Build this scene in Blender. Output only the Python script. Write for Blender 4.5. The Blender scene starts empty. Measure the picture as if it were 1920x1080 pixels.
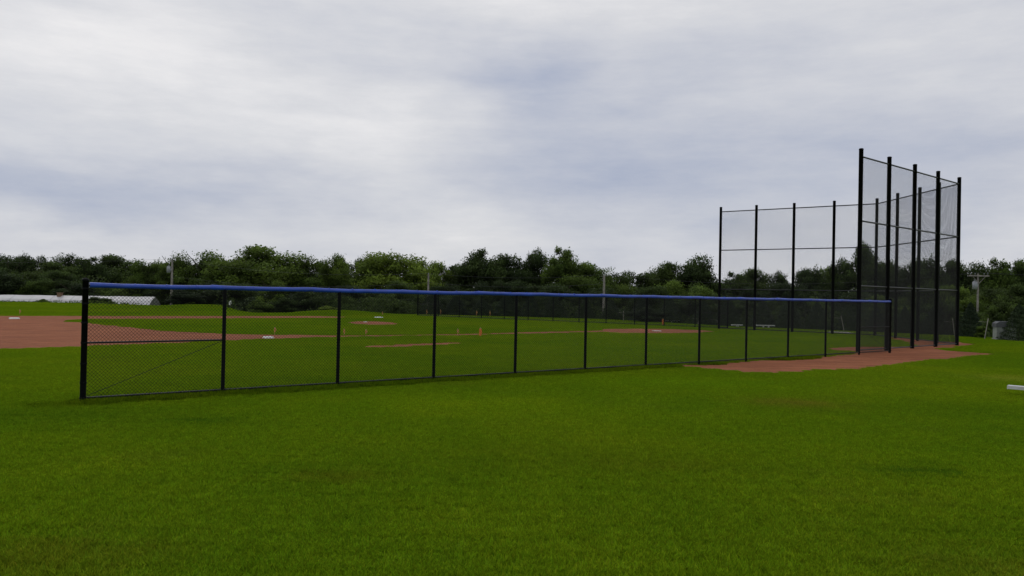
import bpy, math, random
import numpy as np
from mathutils import Vector, Matrix, geometry
random.seed(7); rng = np.random.default_rng(7)
S = bpy.context.scene
C = S.collection
PI = math.pi
# ------------------------------------------------------------------ camera
F = 1493.0; EYE = 2.35; PITCH = math.atan(12/F); ROLL = 0.020
fw = Vector((0, math.cos(PITCH), math.sin(PITCH)))
r0 = Vector((1, 0, 0)); u0 = Vector((0, -math.sin(PITCH), math.cos(PITCH)))
RV = r0*math.cos(ROLL) + u0*math.sin(ROLL); UV = -r0*math.sin(ROLL) + u0*math.cos(ROLL)
cam = bpy.data.cameras.new('camera'); co = bpy.data.objects.new('camera', cam); C.objects.link(co)
co.matrix_world = Matrix(((RV.x, UV.x, -fw.x, 0), (RV.y, UV.y, -fw.y, 0), (RV.z, UV.z, -fw.z, EYE), (0, 0, 0, 1)))
cam.sensor_width = 36; cam.lens = F/1920*36; cam.clip_end = 6000; cam.clip_start = 0.1
S.camera = co
def ray(px, py): return fw + RV*((px-960)/F) + UV*((540-py)/F)
def G(px, py, z=0.0):                       # point of the level z under a photo point
    d = ray(px, py); t = (z-EYE)/d.z
    return Vector((d.x*t, d.y*t, z))
def D(px, py, d):                           # point at depth d (metres along +Y)
    v = ray(px, py); t = d/v.y
    return Vector((v.x*t, d, EYE+v.z*t))
# ------------------------------------------------------------------ helpers
def tag(o, label=None, cat=None, group=None, kind=None):
    if label: o['label'] = label
    if cat: o['category'] = cat
    if group: o['group'] = group
    if kind: o['kind'] = kind
    return o
def empty(name, loc, rz=0.0):
    o = bpy.data.objects.new(name, None); C.objects.link(o); o.location = loc; o.rotation_euler = (0, 0, rz)
    o.empty_display_size = 0.2
    return o
def copy_tree(o, parent=None):
    c = o.copy(); C.objects.link(c); c.parent = parent
    for ch in list(o.children): copy_tree(ch, c)
    return c
class MB:
    def __init__(s): s.v = []; s.f = []
    def box(s, x0, x1, y0, y1, z0, z1):
        n = len(s.v)
        s.v += [(x, y, z) for z in (z0, z1) for (x, y) in ((x0, y0), (x1, y0), (x1, y1), (x0, y1))]
        s.f += [[n+i for i in q] for q in ((3, 2, 1, 0), (4, 5, 6, 7), (0, 1, 5, 4), (1, 2, 6, 5), (2, 3, 7, 6), (3, 0, 4, 7))]
        return s
    def tube(s, pts, rad, seg=10, caps=True):
        pts = [Vector(p) for p in pts]; n0 = len(s.v); N = len(pts)
        rads = rad if isinstance(rad, (list, tuple)) else [rad]*N
        ref = None
        for i, p in enumerate(pts):
            t = (pts[min(i+1, N-1)]-pts[max(i-1, 0)]).normalized()
            if ref is None: ref = Vector((0, 0, 1)) if abs(t.z) < .9 else Vector((1, 0, 0))
            a = t.cross(ref).normalized(); b = t.cross(a).normalized()
            for k in range(seg):
                an = 2*PI*k/seg
                s.v.append(tuple(p+(a*math.cos(an)+b*math.sin(an))*rads[i]))
        for i in range(N-1):
            for k in range(seg):
                k2 = (k+1) % seg
                s.f.append([n0+i*seg+k, n0+i*seg+k2, n0+(i+1)*seg+k2, n0+(i+1)*seg+k])
        if caps:
            for st, rev in ((n0, True), (n0+(N-1)*seg, False)):
                q = len(s.v); s.v += s.v[st:st+seg]
                s.f.append([q+k for k in (range(seg-1, -1, -1) if rev else range(seg))])
        return s
    def build(s, name, m, parent=None, smooth=False):
        me = bpy.data.meshes.new(name); me.from_pydata(s.v, [], s.f); me.update()
        me.materials.append(m)
        if smooth: me.polygons.foreach_set('use_smooth', [len(p.vertices) == 4 for p in me.polygons])
        o = bpy.data.objects.new(name, me); C.objects.link(o)
        if parent: o.parent = parent
        return o
def npmesh(name, V, nper, m, link=True, parent=None, smooth=False, faces=None):
    """V: (n, nper, 3) separate polygons"""
    me = bpy.data.meshes.new(name)
    n = V.shape[0]
    me.vertices.add(n*nper); me.vertices.foreach_set('co', V.reshape(-1).astype(np.float32))
    me.loops.add(n*nper); me.loops.foreach_set('vertex_index', np.arange(n*nper, dtype=np.int32))
    me.polygons.add(n); me.polygons.foreach_set('loop_start', np.arange(n, dtype=np.int32)*nper)
    me.update(calc_edges=True); me.materials.append(m)
    o = bpy.data.objects.new(name, me)
    if link: C.objects.link(o)
    if parent: o.parent = parent
    return o
# ------------------------------------------------------------------ materials
def mat(name):
    m = bpy.data.materials.new(name); m.use_nodes = True
    nt = m.node_tree
    return m, nt, nt.nodes['Principled BSDF']
def N(nt, t, **kw):
    n = nt.nodes.new(t)
    for k, v in kw.items():
        if k in n.inputs: n.inputs[k].default_value = v
        else: setattr(n, k, v)
    return n
def noise(nt, vec, scale, detail=4, rough=.55):
    n = N(nt, 'ShaderNodeTexNoise'); n.inputs['Scale'].default_value = scale; n.inputs['Detail'].default_value = detail
    n.inputs['Roughness'].default_value = rough
    if vec is not None: nt.links.new(vec, n.inputs['Vector'])
    return n.outputs['Fac']
def ramp(nt, fac, stops):
    r = N(nt, 'ShaderNodeValToRGB'); e = r.color_ramp.elements
    while len(e) < len(stops): e.new(.5)
    for i, (p, c) in enumerate(stops): e[i].position = p; e[i].color = (*c, 1) if len(c) == 3 else c
    nt.links.new(fac, r.inputs['Fac']); return r.outputs['Color']
def mixc(nt, fac, a, b, bt='MIX'):
    m = N(nt, 'ShaderNodeMix', data_type='RGBA', blend_type=bt)
    for i, v in ((0, fac), (6, a), (7, b)):
        if isinstance(v, (int, float)): m.inputs[i].default_value = v
        elif isinstance(v, tuple): m.inputs[i].default_value = (*v, 1)
        else: nt.links.new(v, m.inputs[i])
    return m.outputs[2]
def bump(nt, b, h, strength, dist):
    n = N(nt, 'ShaderNodeBump'); n.inputs['Strength'].default_value = strength; n.inputs['Distance'].default_value = dist
    nt.links.new(h, n.inputs['Height']); nt.links.new(n.outputs['Normal'], b.inputs['Normal'])
def simple(name, col, rough=.6, metal=0, var=.25, scale=6, bmp=0.0, spec=.5):
    m, nt, b = mat(name)
    pos = N(nt, 'ShaderNodeNewGeometry').outputs['Position']
    nz = noise(nt, pos, scale)
    dark = tuple(c*(1-var) for c in col); lite = tuple(min(1, c*(1+var)) for c in col)
    nt.links.new(ramp(nt, nz, [(.3, dark), (.7, lite)]), b.inputs['Base Color'])
    b.inputs['Roughness'].default_value = rough; b.inputs['Metallic'].default_value = metal
    b.inputs['Specular IOR Level'].default_value = spec
    if bmp: bump(nt, b, noise(nt, pos, scale*5), .4, bmp)
    return m
def grass_color(nt, pos):
    big = noise(nt, pos, .11, 4, .6); mid = noise(nt, pos, .8, 5, .65); fine = noise(nt, pos, 9, 4, .7)
    c1 = ramp(nt, big, [(.36, (.145, .295, .010)), (.50, (.215, .350, .010)), (.64, (.300, .400, .013))])
    c2 = ramp(nt, mid, [(.25, (.170, .295, .012)), (.5, (.215, .345, .012)), (.78, (.275, .385, .014))])
    c = mixc(nt, .55, c1, c2)
    f = ramp(nt, fine, [(.3, (.76, .78, .7)), (.7, (1.20, 1.18, 1.15))])
    c = mixc(nt, 1.0, c, f, 'MULTIPLY')
    # thin worn patches
    worn = noise(nt, pos, .33, 6, .7)
    wf = ramp(nt, worn, [(.56, (0, 0, 0)), (.78, (.32, .32, .32))])
    return mixc(nt, wf, c, (.20, .20, .03))
def grass_ground():
    m, nt, b = mat('lawn')
    pos = N(nt, 'ShaderNodeNewGeometry').outputs['Position']
    col = grass_color(nt, pos)
    sp = noise(nt, pos, 30, 6, .75)
    col = mixc(nt, 1.0, col, ramp(nt, sp, [(.35, (.40, .42, .4)), (.65, (.88, .9, .85))]), 'MULTIPLY')
    nt.links.new(col, b.inputs['Base Color']); b.inputs['Roughness'].default_value = 1; b.inputs['Specular IOR Level'].default_value = .05
    bump(nt, b, sp, .6, .04)
    return m
def blade_mat():
    m, nt, b = mat('grass_blade')
    g = N(nt, 'ShaderNodeNewGeometry'); col = grass_color(nt, g.outputs['Position'])
    at = N(nt, 'ShaderNodeAttribute', attribute_name='tint')
    col = mixc(nt, 1.0, col, at.outputs['Color'], 'MULTIPLY')
    sh = N(nt, 'ShaderNodeAttribute', attribute_name='turf_tint', attribute_type='INSTANCER')
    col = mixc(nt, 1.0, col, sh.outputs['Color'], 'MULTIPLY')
    nt.links.new(col, b.inputs['Base Color']); b.inputs['Roughness'].default_value = 1; b.inputs['Specular IOR Level'].default_value = 0
    tr = N(nt, 'ShaderNodeBsdfTranslucent'); nt.links.new(col, tr.inputs['Color'])
    mx = N(nt, 'ShaderNodeMixShader'); mx.inputs[0].default_value = .35
    nt.links.new(b.outputs[0], mx.inputs[1]); nt.links.new(tr.outputs[0], mx.inputs[2])
    nt.links.new(mx.outputs[0], nt.nodes['Material Output'].inputs['Surface'])
    return m
def leaf_mat(name, dark, lite, tr_amt=.25):
    m, nt, b = mat(name)
    pos = N(nt, 'ShaderNodeNewGeometry').outputs['Position']
    oi = N(nt, 'ShaderNodeObjectInfo')
    a = noise(nt, pos, .35, 4, .6); c = noise(nt, pos, 2.2, 3, .7)
    col = mixc(nt, .5, ramp(nt, a, [(.35, dark), (.68, lite)]), ramp(nt, c, [(.3, dark), (.72, lite)]))
    rr = ramp(nt, oi.outputs['Random'], [(0, (.75, .78, .8)), (.5, (1, 1, 1)), (1, (1.25, 1.2, 1.0))])
    col = mixc(nt, 1, col, rr, 'MULTIPLY')
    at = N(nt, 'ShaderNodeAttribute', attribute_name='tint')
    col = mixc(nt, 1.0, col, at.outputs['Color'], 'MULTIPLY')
    nt.links.new(col, b.inputs['Base Color']); b.inputs['Roughness'].default_value = .7; b.inputs['Specular IOR Level'].default_value = .2
    tr = N(nt, 'ShaderNodeBsdfTranslucent'); nt.links.new(col, tr.inputs['Color'])
    mx = N(nt, 'ShaderNodeMixShader'); mx.inputs[0].default_value = tr_amt
    nt.links.new(b.outputs[0], mx.inputs[1]); nt.links.new(tr.outputs[0], mx.inputs[2])
    nt.links.new(mx.outputs[0], nt.nodes['Material Output'].inputs['Surface'])
    return m
def dirt_mat():
    m, nt, b = mat('red_clay')
    pos = N(nt, 'ShaderNodeNewGeometry').outputs['Position']
    a = noise(nt, pos, .25, 5, .6); c = noise(nt, pos, 3, 6, .7); e = noise(nt, pos, 40, 3, .7)
    col = mixc(nt, .45, ramp(nt, a, [(.3, (.225, .076, .035)), (.7, (.330, .122, .056))]), ramp(nt, c, [(.3, (.190, .064, .030)), (.7, (.335, .128, .062))]))
    col = mixc(nt, 1, col, ramp(nt, e, [(.3, (.72, .72, .72)), (.7, (1.2, 1.2, 1.2))]), 'MULTIPLY')
    mp = N(nt, 'ShaderNodeMapping'); mp.inputs['Rotation'].default_value = (0, 0, .25); mp.inputs['Scale'].default_value = (.35, 2.2, 1); nt.links.new(pos, mp.inputs[0])
    rk = noise(nt, mp.outputs[0], 1.1, 6, .7); col = mixc(nt, 1, col, ramp(nt, rk, [(.32, (.70, .68, .68)), (.5, (1, 1, 1)), (.72, (1.30, 1.36, 1.42))]), 'MULTIPLY')
    nt.links.new(col, b.inputs['Base Color']); b.inputs['Roughness'].default_value = .95; b.inputs['Specular IOR Level'].default_value = .1
    bump(nt, b, c, .6, .05)
    return m
M = dict(
    lawn=grass_ground(), blade=blade_mat(), dirt=dirt_mat(),
    black=simple('black_powder_coat', (.005, .0055, .006), .6, 0, .3, 20, 0, .08),
    wire=simple('black_vinyl_wire', (.006, .007, .007), .5, 0, .2, 20, 0, .2),
    blue=simple('blue_vinyl', (.014, .060, .40), .34, 0, .25, 3, .003, .6),
    rail=simple('dark_rail', (.012, .013, .015), .36, 0, .25, 20, 0, .4),
    white=simple('white_rubber', (.72, .72, .70), .7, 0, .12, 9),
    alu=simple('aluminium_plank', (.62, .62, .60), .45, .25, .1, 8),
    poly=simple('white_greenhouse_film', (.50, .485, .49), .5, 0, .12, .6),
    polyend=simple('greenhouse_end_film', (.26, .26, .25), .6, 0, .3, 1.4),
    wood=simple('weathered_pole_wood', (.24, .22, .20), .9, 0, .35, 3, .01, .1),
    stake=simple('pine_stake', (.45, .33, .17), .9, 0, .3, 8),
    tstake=simple('grey_tree_stake', (.28, .26, .22), .9, 0, .3, 8),
    orange=simple('orange_ribbon', (.80, .22, .035), .6, 0, .15, 20),
    faded=simple('faded_ribbon', (.50, .25, .08), .8, 0, .2, 20),
    grey=simple('galvanised_can', (.26, .27, .29), .5, .3, .15, 5),
    boxbody=simple('cabinet_paint', (.25, .27, .24), .7, 0, .25, 3),
    boxlid=simple('cabinet_lid', (.09, .095, .10), .8, 0, .3, 4),
    brick=simple('brown_brick', (.20, .12, .08), .9, 0, .3, 6),
    line=simple('cable_black', (.07, .07, .075), .7, 0, .1, 5),
    conc=simple('concrete', (.30, .29, .27), .9, 0, .2, 5),
    gravel=simple('gravel', (.24, .22, .19), 1, 0, .3, 3),
    bark=simple('bark', (.055, .045, .035), .95, 0, .3, 3, .02, .1),
    leaf=leaf_mat('leaf_green', (.046, .086, .014), (.150, .215, .036), .4),
    leafd=leaf_mat('leaf_dark', (.026, .048, .013), (.084, .126, .027), .35),
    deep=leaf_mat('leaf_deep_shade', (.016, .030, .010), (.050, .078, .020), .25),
    leafl=leaf_mat('leaf_light', (.080, .140, .018), (.215, .290, .045), .4),
    conif=leaf_mat('conifer_green', (.016, .030, .013), (.038, .062, .026), .1),
)
# ------------------------------------------------------------------ terrain
EDGE = [(-400, 106), (0, 106), (165, 108), (300, 101), (385, 99), (440, 86), (470, 78), (550, 77), (600, 83), (650, 84), (700, 83), (760, 84), (850, 84), (1130, 80), (1360, 67), (1560, 62), (1800, 57), (1920, 53), (2400, 50)]
EA = [math.atan((p-960)/F) for p, d in EDGE]; ER = [d/math.cos(a) for a, (p, d) in zip(EA, EDGE)]
def sstep(t): t = np.clip(t, 0, 1); return t*t*(3-2*t)
MOUNDS = [(385, 93, .42, 6, 5), (640, 79, .42, 4.5, 3)]
def tz(x, y):
    x = np.asarray(x, float); y = np.asarray(y, float)
    r = np.hypot(x, y); az = np.arctan2(x, y)
    re = np.interp(az, EA, ER)
    z = -2.6*sstep((r-re)/16)
    for px, d, h, sx, sy in MOUNDS:
        cx = (px-960)/F*d
        z = z + h*np.exp(-((x-cx)/sx)**2-((y-d)/sy)**2)
    return z
def tzf(x, y): return float(tz(x, y))
def ground():
    azs = np.radians(np.concatenate([np.arange(-180, -40, 5), np.arange(-40, 40, .5), np.arange(40, 180, 5)]))
    rs = np.concatenate([[0.01], np.arange(2, 40, 2), np.arange(40, 130, 1.2), np.geomspace(132, 4000, 30)])
    A, R = np.meshgrid(azs, rs); X = R*np.sin(A); Y = R*np.cos(A); Z = tz(X, Y)
    na, nr = len(azs), len(rs)
    v = np.stack([X, Y, Z], -1).reshape(-1, 3)
    f = [(i*na+j, i*na+(j+1) % na, (i+1)*na+(j+1) % na, (i+1)*na+j) for i in range(nr-1) for j in range(na)]
    me = bpy.data.meshes.new('ground'); me.from_pydata(v.tolist(), [], f); me.update(); me.materials.append(M['lawn'])
    me.polygons.foreach_set('use_smooth', [True]*len(me.polygons))
    o = bpy.data.objects.new('ground', me); C.objects.link(o); tag(o, kind='structure')
    # make normals up
    if me.polygons[500].normal.z < 0: me.flip_normals()
ground()
def rough_poly(pts, step=.5, amp=.10):
    out = []
    n = len(pts)
    for i in range(n):
        a, b = pts[i], pts[(i+1) % n]; L = (b-a).length; k = max(1, int(L/step))
        for j in range(k):
            p = a.lerp(b, j/k); q = len(out)*step
            ox = amp*(math.sin(q*1.3)+.6*math.sin(q*3.1+1))*.6+random.uniform(-amp, amp)*.3; oy = amp*(math.sin(q*1.1+2)+.6*math.sin(q*2.7))*.6+random.uniform(-amp, amp)*.3
            out.append(Vector((p.x+ox, p.y+oy, 0)))
    return out
DIRT = []
def sheet(name, px, z=.012, m='dirt', amp=.17, step=.35, rise=0, solid=True):
    w = rough_poly([G(x, y) for x, y in px], step, amp)
    if solid: DIRT.append([(p.x, p.y) for p in w])
    tris = geometry.tessellate_polygon([w])
    me = bpy.data.meshes.new(name)
    me.from_pydata([(p.x, p.y, z) for p in w], [], [tuple(t) for t in tris]); me.update(); me.materials.append(M[m])
    me.polygons.foreach_set
    if sum(p.normal.z for p in me.polygons) < 0: me.flip_normals()
    o = bpy.data.objects.new(name, me); C.objects.link(o); tag(o, kind='structure'); return o
sheet('infield_dirt', [(-300, 668), (-120, 661), (0, 656), (100, 653), (165, 650.5), (300, 645.5), (400, 641), (480, 637.5), (560, 634.8), (640, 632.4), (720, 631), (811, 630), (885, 629.2), (965, 627), (1080, 624.8), (1135, 623.2),
    (1160, 625), (1230, 626), (1300, 625), (1350, 622.4), (1320, 619.5), (1260, 617.2), (1190, 616.2), (1135, 617), (1125, 619.5), (1095, 621.2), (1000, 622.6), (930, 625), (870, 626.6), (811, 627.8), (720, 628.8), (639, 629), (520, 628), (425, 626), (360, 623.5),
    (300, 620), (240, 613.5), (200, 609), (165, 605.5), (135, 603.6), (124, 601.8), (140, 600), (175, 598.9), (300, 598.3), (425, 597.8), (560, 597), (640, 596.4), (660, 594.6), (600, 592.8), (425, 592.7), (250, 592.8), (100, 592.5), (0, 592.5), (-200, 589)])
sheet('mound_dirt', [(643, 605), (670, 602.8), (705, 602.6), (740, 605), (755, 607.5), (735, 609.5), (700, 609.8), (660, 608)])
sheet('bullpen_dirt', [(671, 651), (700, 648.5), (740, 646), (800, 644), (850, 643), (893, 643.6), (862, 646), (800, 649), (740, 652), (690, 653.6)])
sheet('backstop_dirt', [(1255, 687), (1320, 692), (1380, 698), (1440, 700.5), (1520, 697), (1600, 694), (1680, 686), (1760, 676), (1810, 672), (1868, 664.5), (1820, 661), (1775, 658), (1762, 654.5), (1800, 651.5), (1835, 646), (1800, 641.5), (1770, 641), (1720, 636), (1670, 632.5), (1655, 634), (1690, 640),
    (1715, 648), (1690, 650), (1640, 650.5), (1590, 651), (1545, 652.6), (1560, 657), (1600, 660), (1560, 669), (1500, 673), (1420, 677), (1340, 682)])
sheet('gravel_path', [(1540, 623.5), (1600, 625.5), (1610, 623.4), (1550, 621.5)], m='gravel')
sheet('worn_turf', [(1440, 757), (1480, 752), (1530, 754), (1545, 762), (1500, 768), (1455, 766)], z=.010, m='lawn', solid=False)
# ------------------------------------------------------------------ grass
def inside(poly, X, Y):
    c = np.zeros(X.shape, bool); n = len(poly); j = n-1
    for i in range(n):
        xi, yi = poly[i]; xj, yj = poly[j]
        if yi != yj:
            c ^= ((yi > Y) != (yj > Y)) & (X < (xj-xi)*(Y-yi)/(yj-yi)+xi)
        j = i
    return c
FA = G(155, 757); FB = G(1668, 662)         # ends of the near fence
def make_grass():
    T = .5; tiles = bpy.data.collections.new('grass_tiles')
    for v in range(6):
        n = 2100
        bx = rng.uniform(-T/2-.09, T/2+.09, n); by = rng.uniform(-T/2-.09, T/2+.09, n)
        clump = np.clip(np.sin(bx*37+v)*np.cos(by*41-v*2)*.25+.8+rng.normal(0, .22, n), .3, 1.5)
        h = .038*clump+.012; w = rng.uniform(.0024, .0048, n); a = rng.uniform(0, 2*PI, n)
        lean = rng.uniform(.1, .9, n)*h; la = rng.uniform(0, 2*PI, n)
        dx = np.cos(a)*w; dy = np.sin(a)*w; lx = np.cos(la)*lean; ly = np.sin(la)*lean
        V = np.zeros((n, 5, 3))
        V[:, 0] = np.stack([bx-dx, by-dy, 0*h-.005], -1); V[:, 1] = np.stack([bx+dx, by+dy, 0*h-.005], -1)
        V[:, 2] = np.stack([bx+dx*.8+lx*.35, by+dy*.8+ly*.35, h*.6], -1); V[:, 3] = np.stack([bx+lx, by+ly, h*.95], -1)
        V[:, 4] = np.stack([bx-dx*.8+lx*.35, by-dy*.8+ly*.35, h*.6], -1)
        o = npmesh('grass_tile', V, 5, M['blade'], link=False)
        t = rng.uniform(.55, 1.4, n); dry = rng.random(n) < .05
        col = np.stack([t*np.where(dry, 1.35, rng.uniform(.85, 1.15, n)), t*np.where(dry, 1.1, 1), t*np.where(dry, 1.5, 1), t*0+1], -1)
        at = o.data.attributes.new('tint', 'FLOAT_COLOR', 'POINT')
        at.data.foreach_set('color', np.repeat(col, 5, 0).reshape(-1).astype(np.float32))
        tiles.objects.link(o)
    g = np.arange(-76, 60, T); gy = np.arange(3.5, 111, T)
    X, Y = np.meshgrid(g, gy); X = X+rng.uniform(-.08, .08, X.shape); Y = Y+rng.uniform(-.08, .08, Y.shape)
    keep = (np.abs(X) < Y*.66+2.5) & (np.hypot(X, Y) < np.interp(np.arctan2(X, Y), EA, ER)+2.5)
    for p in DIRT: keep &= ~inside(p, X, Y)
    X, Y = X[keep], Y[keep]; Z = tz(X, Y)
    sc = np.ones(len(X))*rng.uniform(.85, 1.15, len(X))
    # unmown strip under the fence
    L = (FB-FA).length; fx = []; 
    for i in range(int(L/.14)):
        p = FA.lerp(FB, i*.14/L)
        if any(inside(q, np.array([p.x]), np.array([p.y]))[0] for q in DIRT): continue
        fx.append((p.x+random.uniform(-.12, .12), p.y+random.uniform(-.12, .12)))
    fx = np.array(fx)
    X = np.concatenate([X, fx[:, 0]]); Y = np.concatenate([Y, fx[:, 1]]); Z = np.concatenate([Z, np.zeros(len(fx))]); sc = np.concatenate([sc, rng.uniform(1.2, 2.6, len(fx))])
    # darker, browner and brighter spots of the turf, darker strip along the fence
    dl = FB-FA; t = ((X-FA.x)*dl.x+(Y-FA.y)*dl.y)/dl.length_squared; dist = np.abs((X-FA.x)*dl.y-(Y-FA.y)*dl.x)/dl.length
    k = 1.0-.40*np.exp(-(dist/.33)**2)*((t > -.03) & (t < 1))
    turf_tint = np.stack([k, k, k], -1)
    for px, py, rx, ry, c in [(1490, 758, 1.0, .8, (1.25, .80, 2.2)), (630, 895, .6, .4, (1.0, .80, 1.2)), (100, 1050, .9, .5, (1.08, .84, 1.4)), (1240, 880, 1.0, .3, (1.0, .90, 1.2)), (385, 790, .6, .35, (.6, .72, 1)), (1700, 885, .5, .3, (.55, .7, 1)), (1760, 883, .4, .25, (.55, .7, 1)),
                              (1905, 712, 1.3, 1.1, (1.5, 1.15, 3)), (1300, 720, 3, 1.2, (1.1, 1.12, 1)), (1900, 1070, .9, .5, (1.05, .88, 1.4)), (860, 760, 4, 1.6, (1.10, 1.10, 1)), (1150, 860, 3, 1.2, (.9, .88, 1)), (1780, 770, 2.5, 1.0, (.82, .88, 1)), (60, 780, 2.5, 1.0, (.8, .86, 1)), (1650, 1000, 1.4, .8, (.92, .92, 1)), (1400, 850, 3, 1, (1.08, 1.06, 1))]:
        p = G(px, py); w = np.exp(-((X-p.x)/rx)**2-((Y-p.y)/ry)**2)[:, None]
        turf_tint *= 1+(np.array(c)-1)*w
    me = bpy.data.meshes.new('grass'); me.vertices.add(len(X)); me.vertices.foreach_set('co', np.stack([X, Y, Z], -1).reshape(-1).astype(np.float32))
    at = me.attributes.new('sc', 'FLOAT', 'POINT'); at.data.foreach_set('value', sc.astype(np.float32))
    at = me.attributes.new('turf_tint', 'FLOAT_COLOR', 'POINT'); at.data.foreach_set('color', np.concatenate([turf_tint, np.ones((len(X), 1))], -1).reshape(-1).astype(np.float32))
    me.update()
    o = bpy.data.objects.new('grass', me); C.objects.link(o); tag(o, 'short green mown grass of the lawn in front of and inside the fence', 'grass', kind='stuff')
    ng = bpy.data.node_groups.new('scatter_grass', 'GeometryNodeTree')
    ng.interface.new_socket('Geometry', in_out='INPUT', socket_type='NodeSocketGeometry'); ng.interface.new_socket('Geometry', in_out='OUTPUT', socket_type='NodeSocketGeometry')
    gi = ng.nodes.new('NodeGroupInput'); go = ng.nodes.new('NodeGroupOutput')
    iop = ng.nodes.new('GeometryNodeInstanceOnPoints'); ci = ng.nodes.new('GeometryNodeCollectionInfo')
    ci.inputs['Collection'].default_value = tiles; ci.inputs['Separate Children'].default_value = True; ci.inputs['Reset Children'].default_value = True
    iop.inputs['Pick Instance'].default_value = True
    ri = ng.nodes.new('FunctionNodeRandomValue'); ri.data_type = 'INT'; ri.inputs[4].default_value = 0; ri.inputs[5].default_value = 5
    rr = ng.nodes.new('FunctionNodeRandomValue'); rr.data_type = 'INT'; rr.inputs[4].default_value = 0; rr.inputs[5].default_value = 3; rr.inputs['Seed'].default_value = 3
    mm = ng.nodes.new('ShaderNodeMath'); mm.operation = 'MULTIPLY'; mm.inputs[1].default_value = PI/2
    cx = ng.nodes.new('ShaderNodeCombineXYZ'); sx = ng.nodes.new('ShaderNodeCombineXYZ'); sx.inputs[0].default_value = 1; sx.inputs[1].default_value = 1
    na = ng.nodes.new('GeometryNodeInputNamedAttribute'); na.data_type = 'FLOAT'; na.inputs['Name'].default_value = 'sc'
    l = ng.links.new
    l(gi.outputs[0], iop.inputs['Points']); l(ci.outputs[0], iop.inputs['Instance']); l(ri.outputs[2], iop.inputs['Instance Index'])
    l(rr.outputs[2], mm.inputs[0]); l(mm.outputs[0], cx.inputs[2]); l(cx.outputs[0], iop.inputs['Rotation'])
    l(na.outputs['Attribute'], sx.inputs[2]); l(sx.outputs[0], iop.inputs['Scale']); l(iop.outputs[0], go.inputs[0])
    md = o.modifiers.new('scatter', 'NODES'); md.node_group = ng
make_grass()
# ------------------------------------------------------------------ chain link
def chain_mesh(w, h, p, r):
    hp = p/2; nk = int(round(w/hp)); nj = int(round(h/hp)); sx = w/nk; sz = h/nj
    Vs = []
    k, j = np.meshgrid(np.arange(nk), np.arange(nj), indexing='ij'); k = k.ravel(); j = j.ravel()
    up = ((k+j) % 2 == 0)                    # even: left to right
    xa = (k+np.where(up, 0, 1))*sx; xb = (k+np.where(up, 1, 0))*sx; za = j*sz; zb = (j+1)*sz
    ya = np.where(up, r*.9, -r*.9)
    # triangular prism around each wire piece
    d = np.stack([xb-xa, 0*xa, zb-za], -1); d /= np.linalg.norm(d, axis=1)[:, None]
    n1 = np.stack([-d[:, 2], 0*xa, d[:, 0]], -1); n2 = np.tile([0., 1., 0.], (len(xa), 1))
    A = np.stack([xa, ya, za], -1); B = np.stack([xb, ya, zb], -1)
    ring = [n1*math.cos(t)*r+n2*math.sin(t)*r for t in (PI/2, PI/2+2*PI/3, PI/2+4*PI/3)]
    for q in range(3):
        a, b = ring[q], ring[(q+1) % 3]
        Vs.append(np.stack([A+a, A+b, B+b, B+a], 1))
    me = npmesh('chain_link_mesh', np.concatenate(Vs), 4, M['wire'], link=False).data
    return me
CH = {}
def chain(parent, a, b, z0, z1, p=.072, r=.0034):
    """mesh panel from a to b (xy in parent space) between heights"""
    a = Vector(a); b = Vector(b); w = (b-a).length; h = z1-z0
    key = (round(h, 2), p, r)
    if key not in CH: CH[key] = (chain_mesh(w, h, p, r), w)
    me, w0 = CH[key]
    o = bpy.data.objects.new('chain_link_mesh', me); C.objects.link(o); o.parent = parent
    o.location = (a.x, a.y, z0); o.rotation_euler = (0, 0, math.atan2(b.y-a.y, b.x-a.x)); o.scale = (w/w0, 1, 1)
    return o
def post_bm(h, r, dome=True, seg=14, bands=()):
    mb = MB()
    if dome: mb.tube([(0, 0, -.3), (0, 0, h-.05), (0, 0, h-.05), (0, 0, h-.012), (0, 0, h+.012), (0, 0, h+.022)], [r, r, r+.008, r+.008, r*.75, .01], seg)
    else:
        mb.tube([(0, 0, -.3), (0, 0, h)], r, seg)
    for zb in bands: mb.tube([(0, 0, zb-.018), (0, 0, zb+.018)], r+.007, seg); mb.box(-.012, .012, -r-.028, -r-.004, zb-.014, zb+.014)
    return mb
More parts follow.
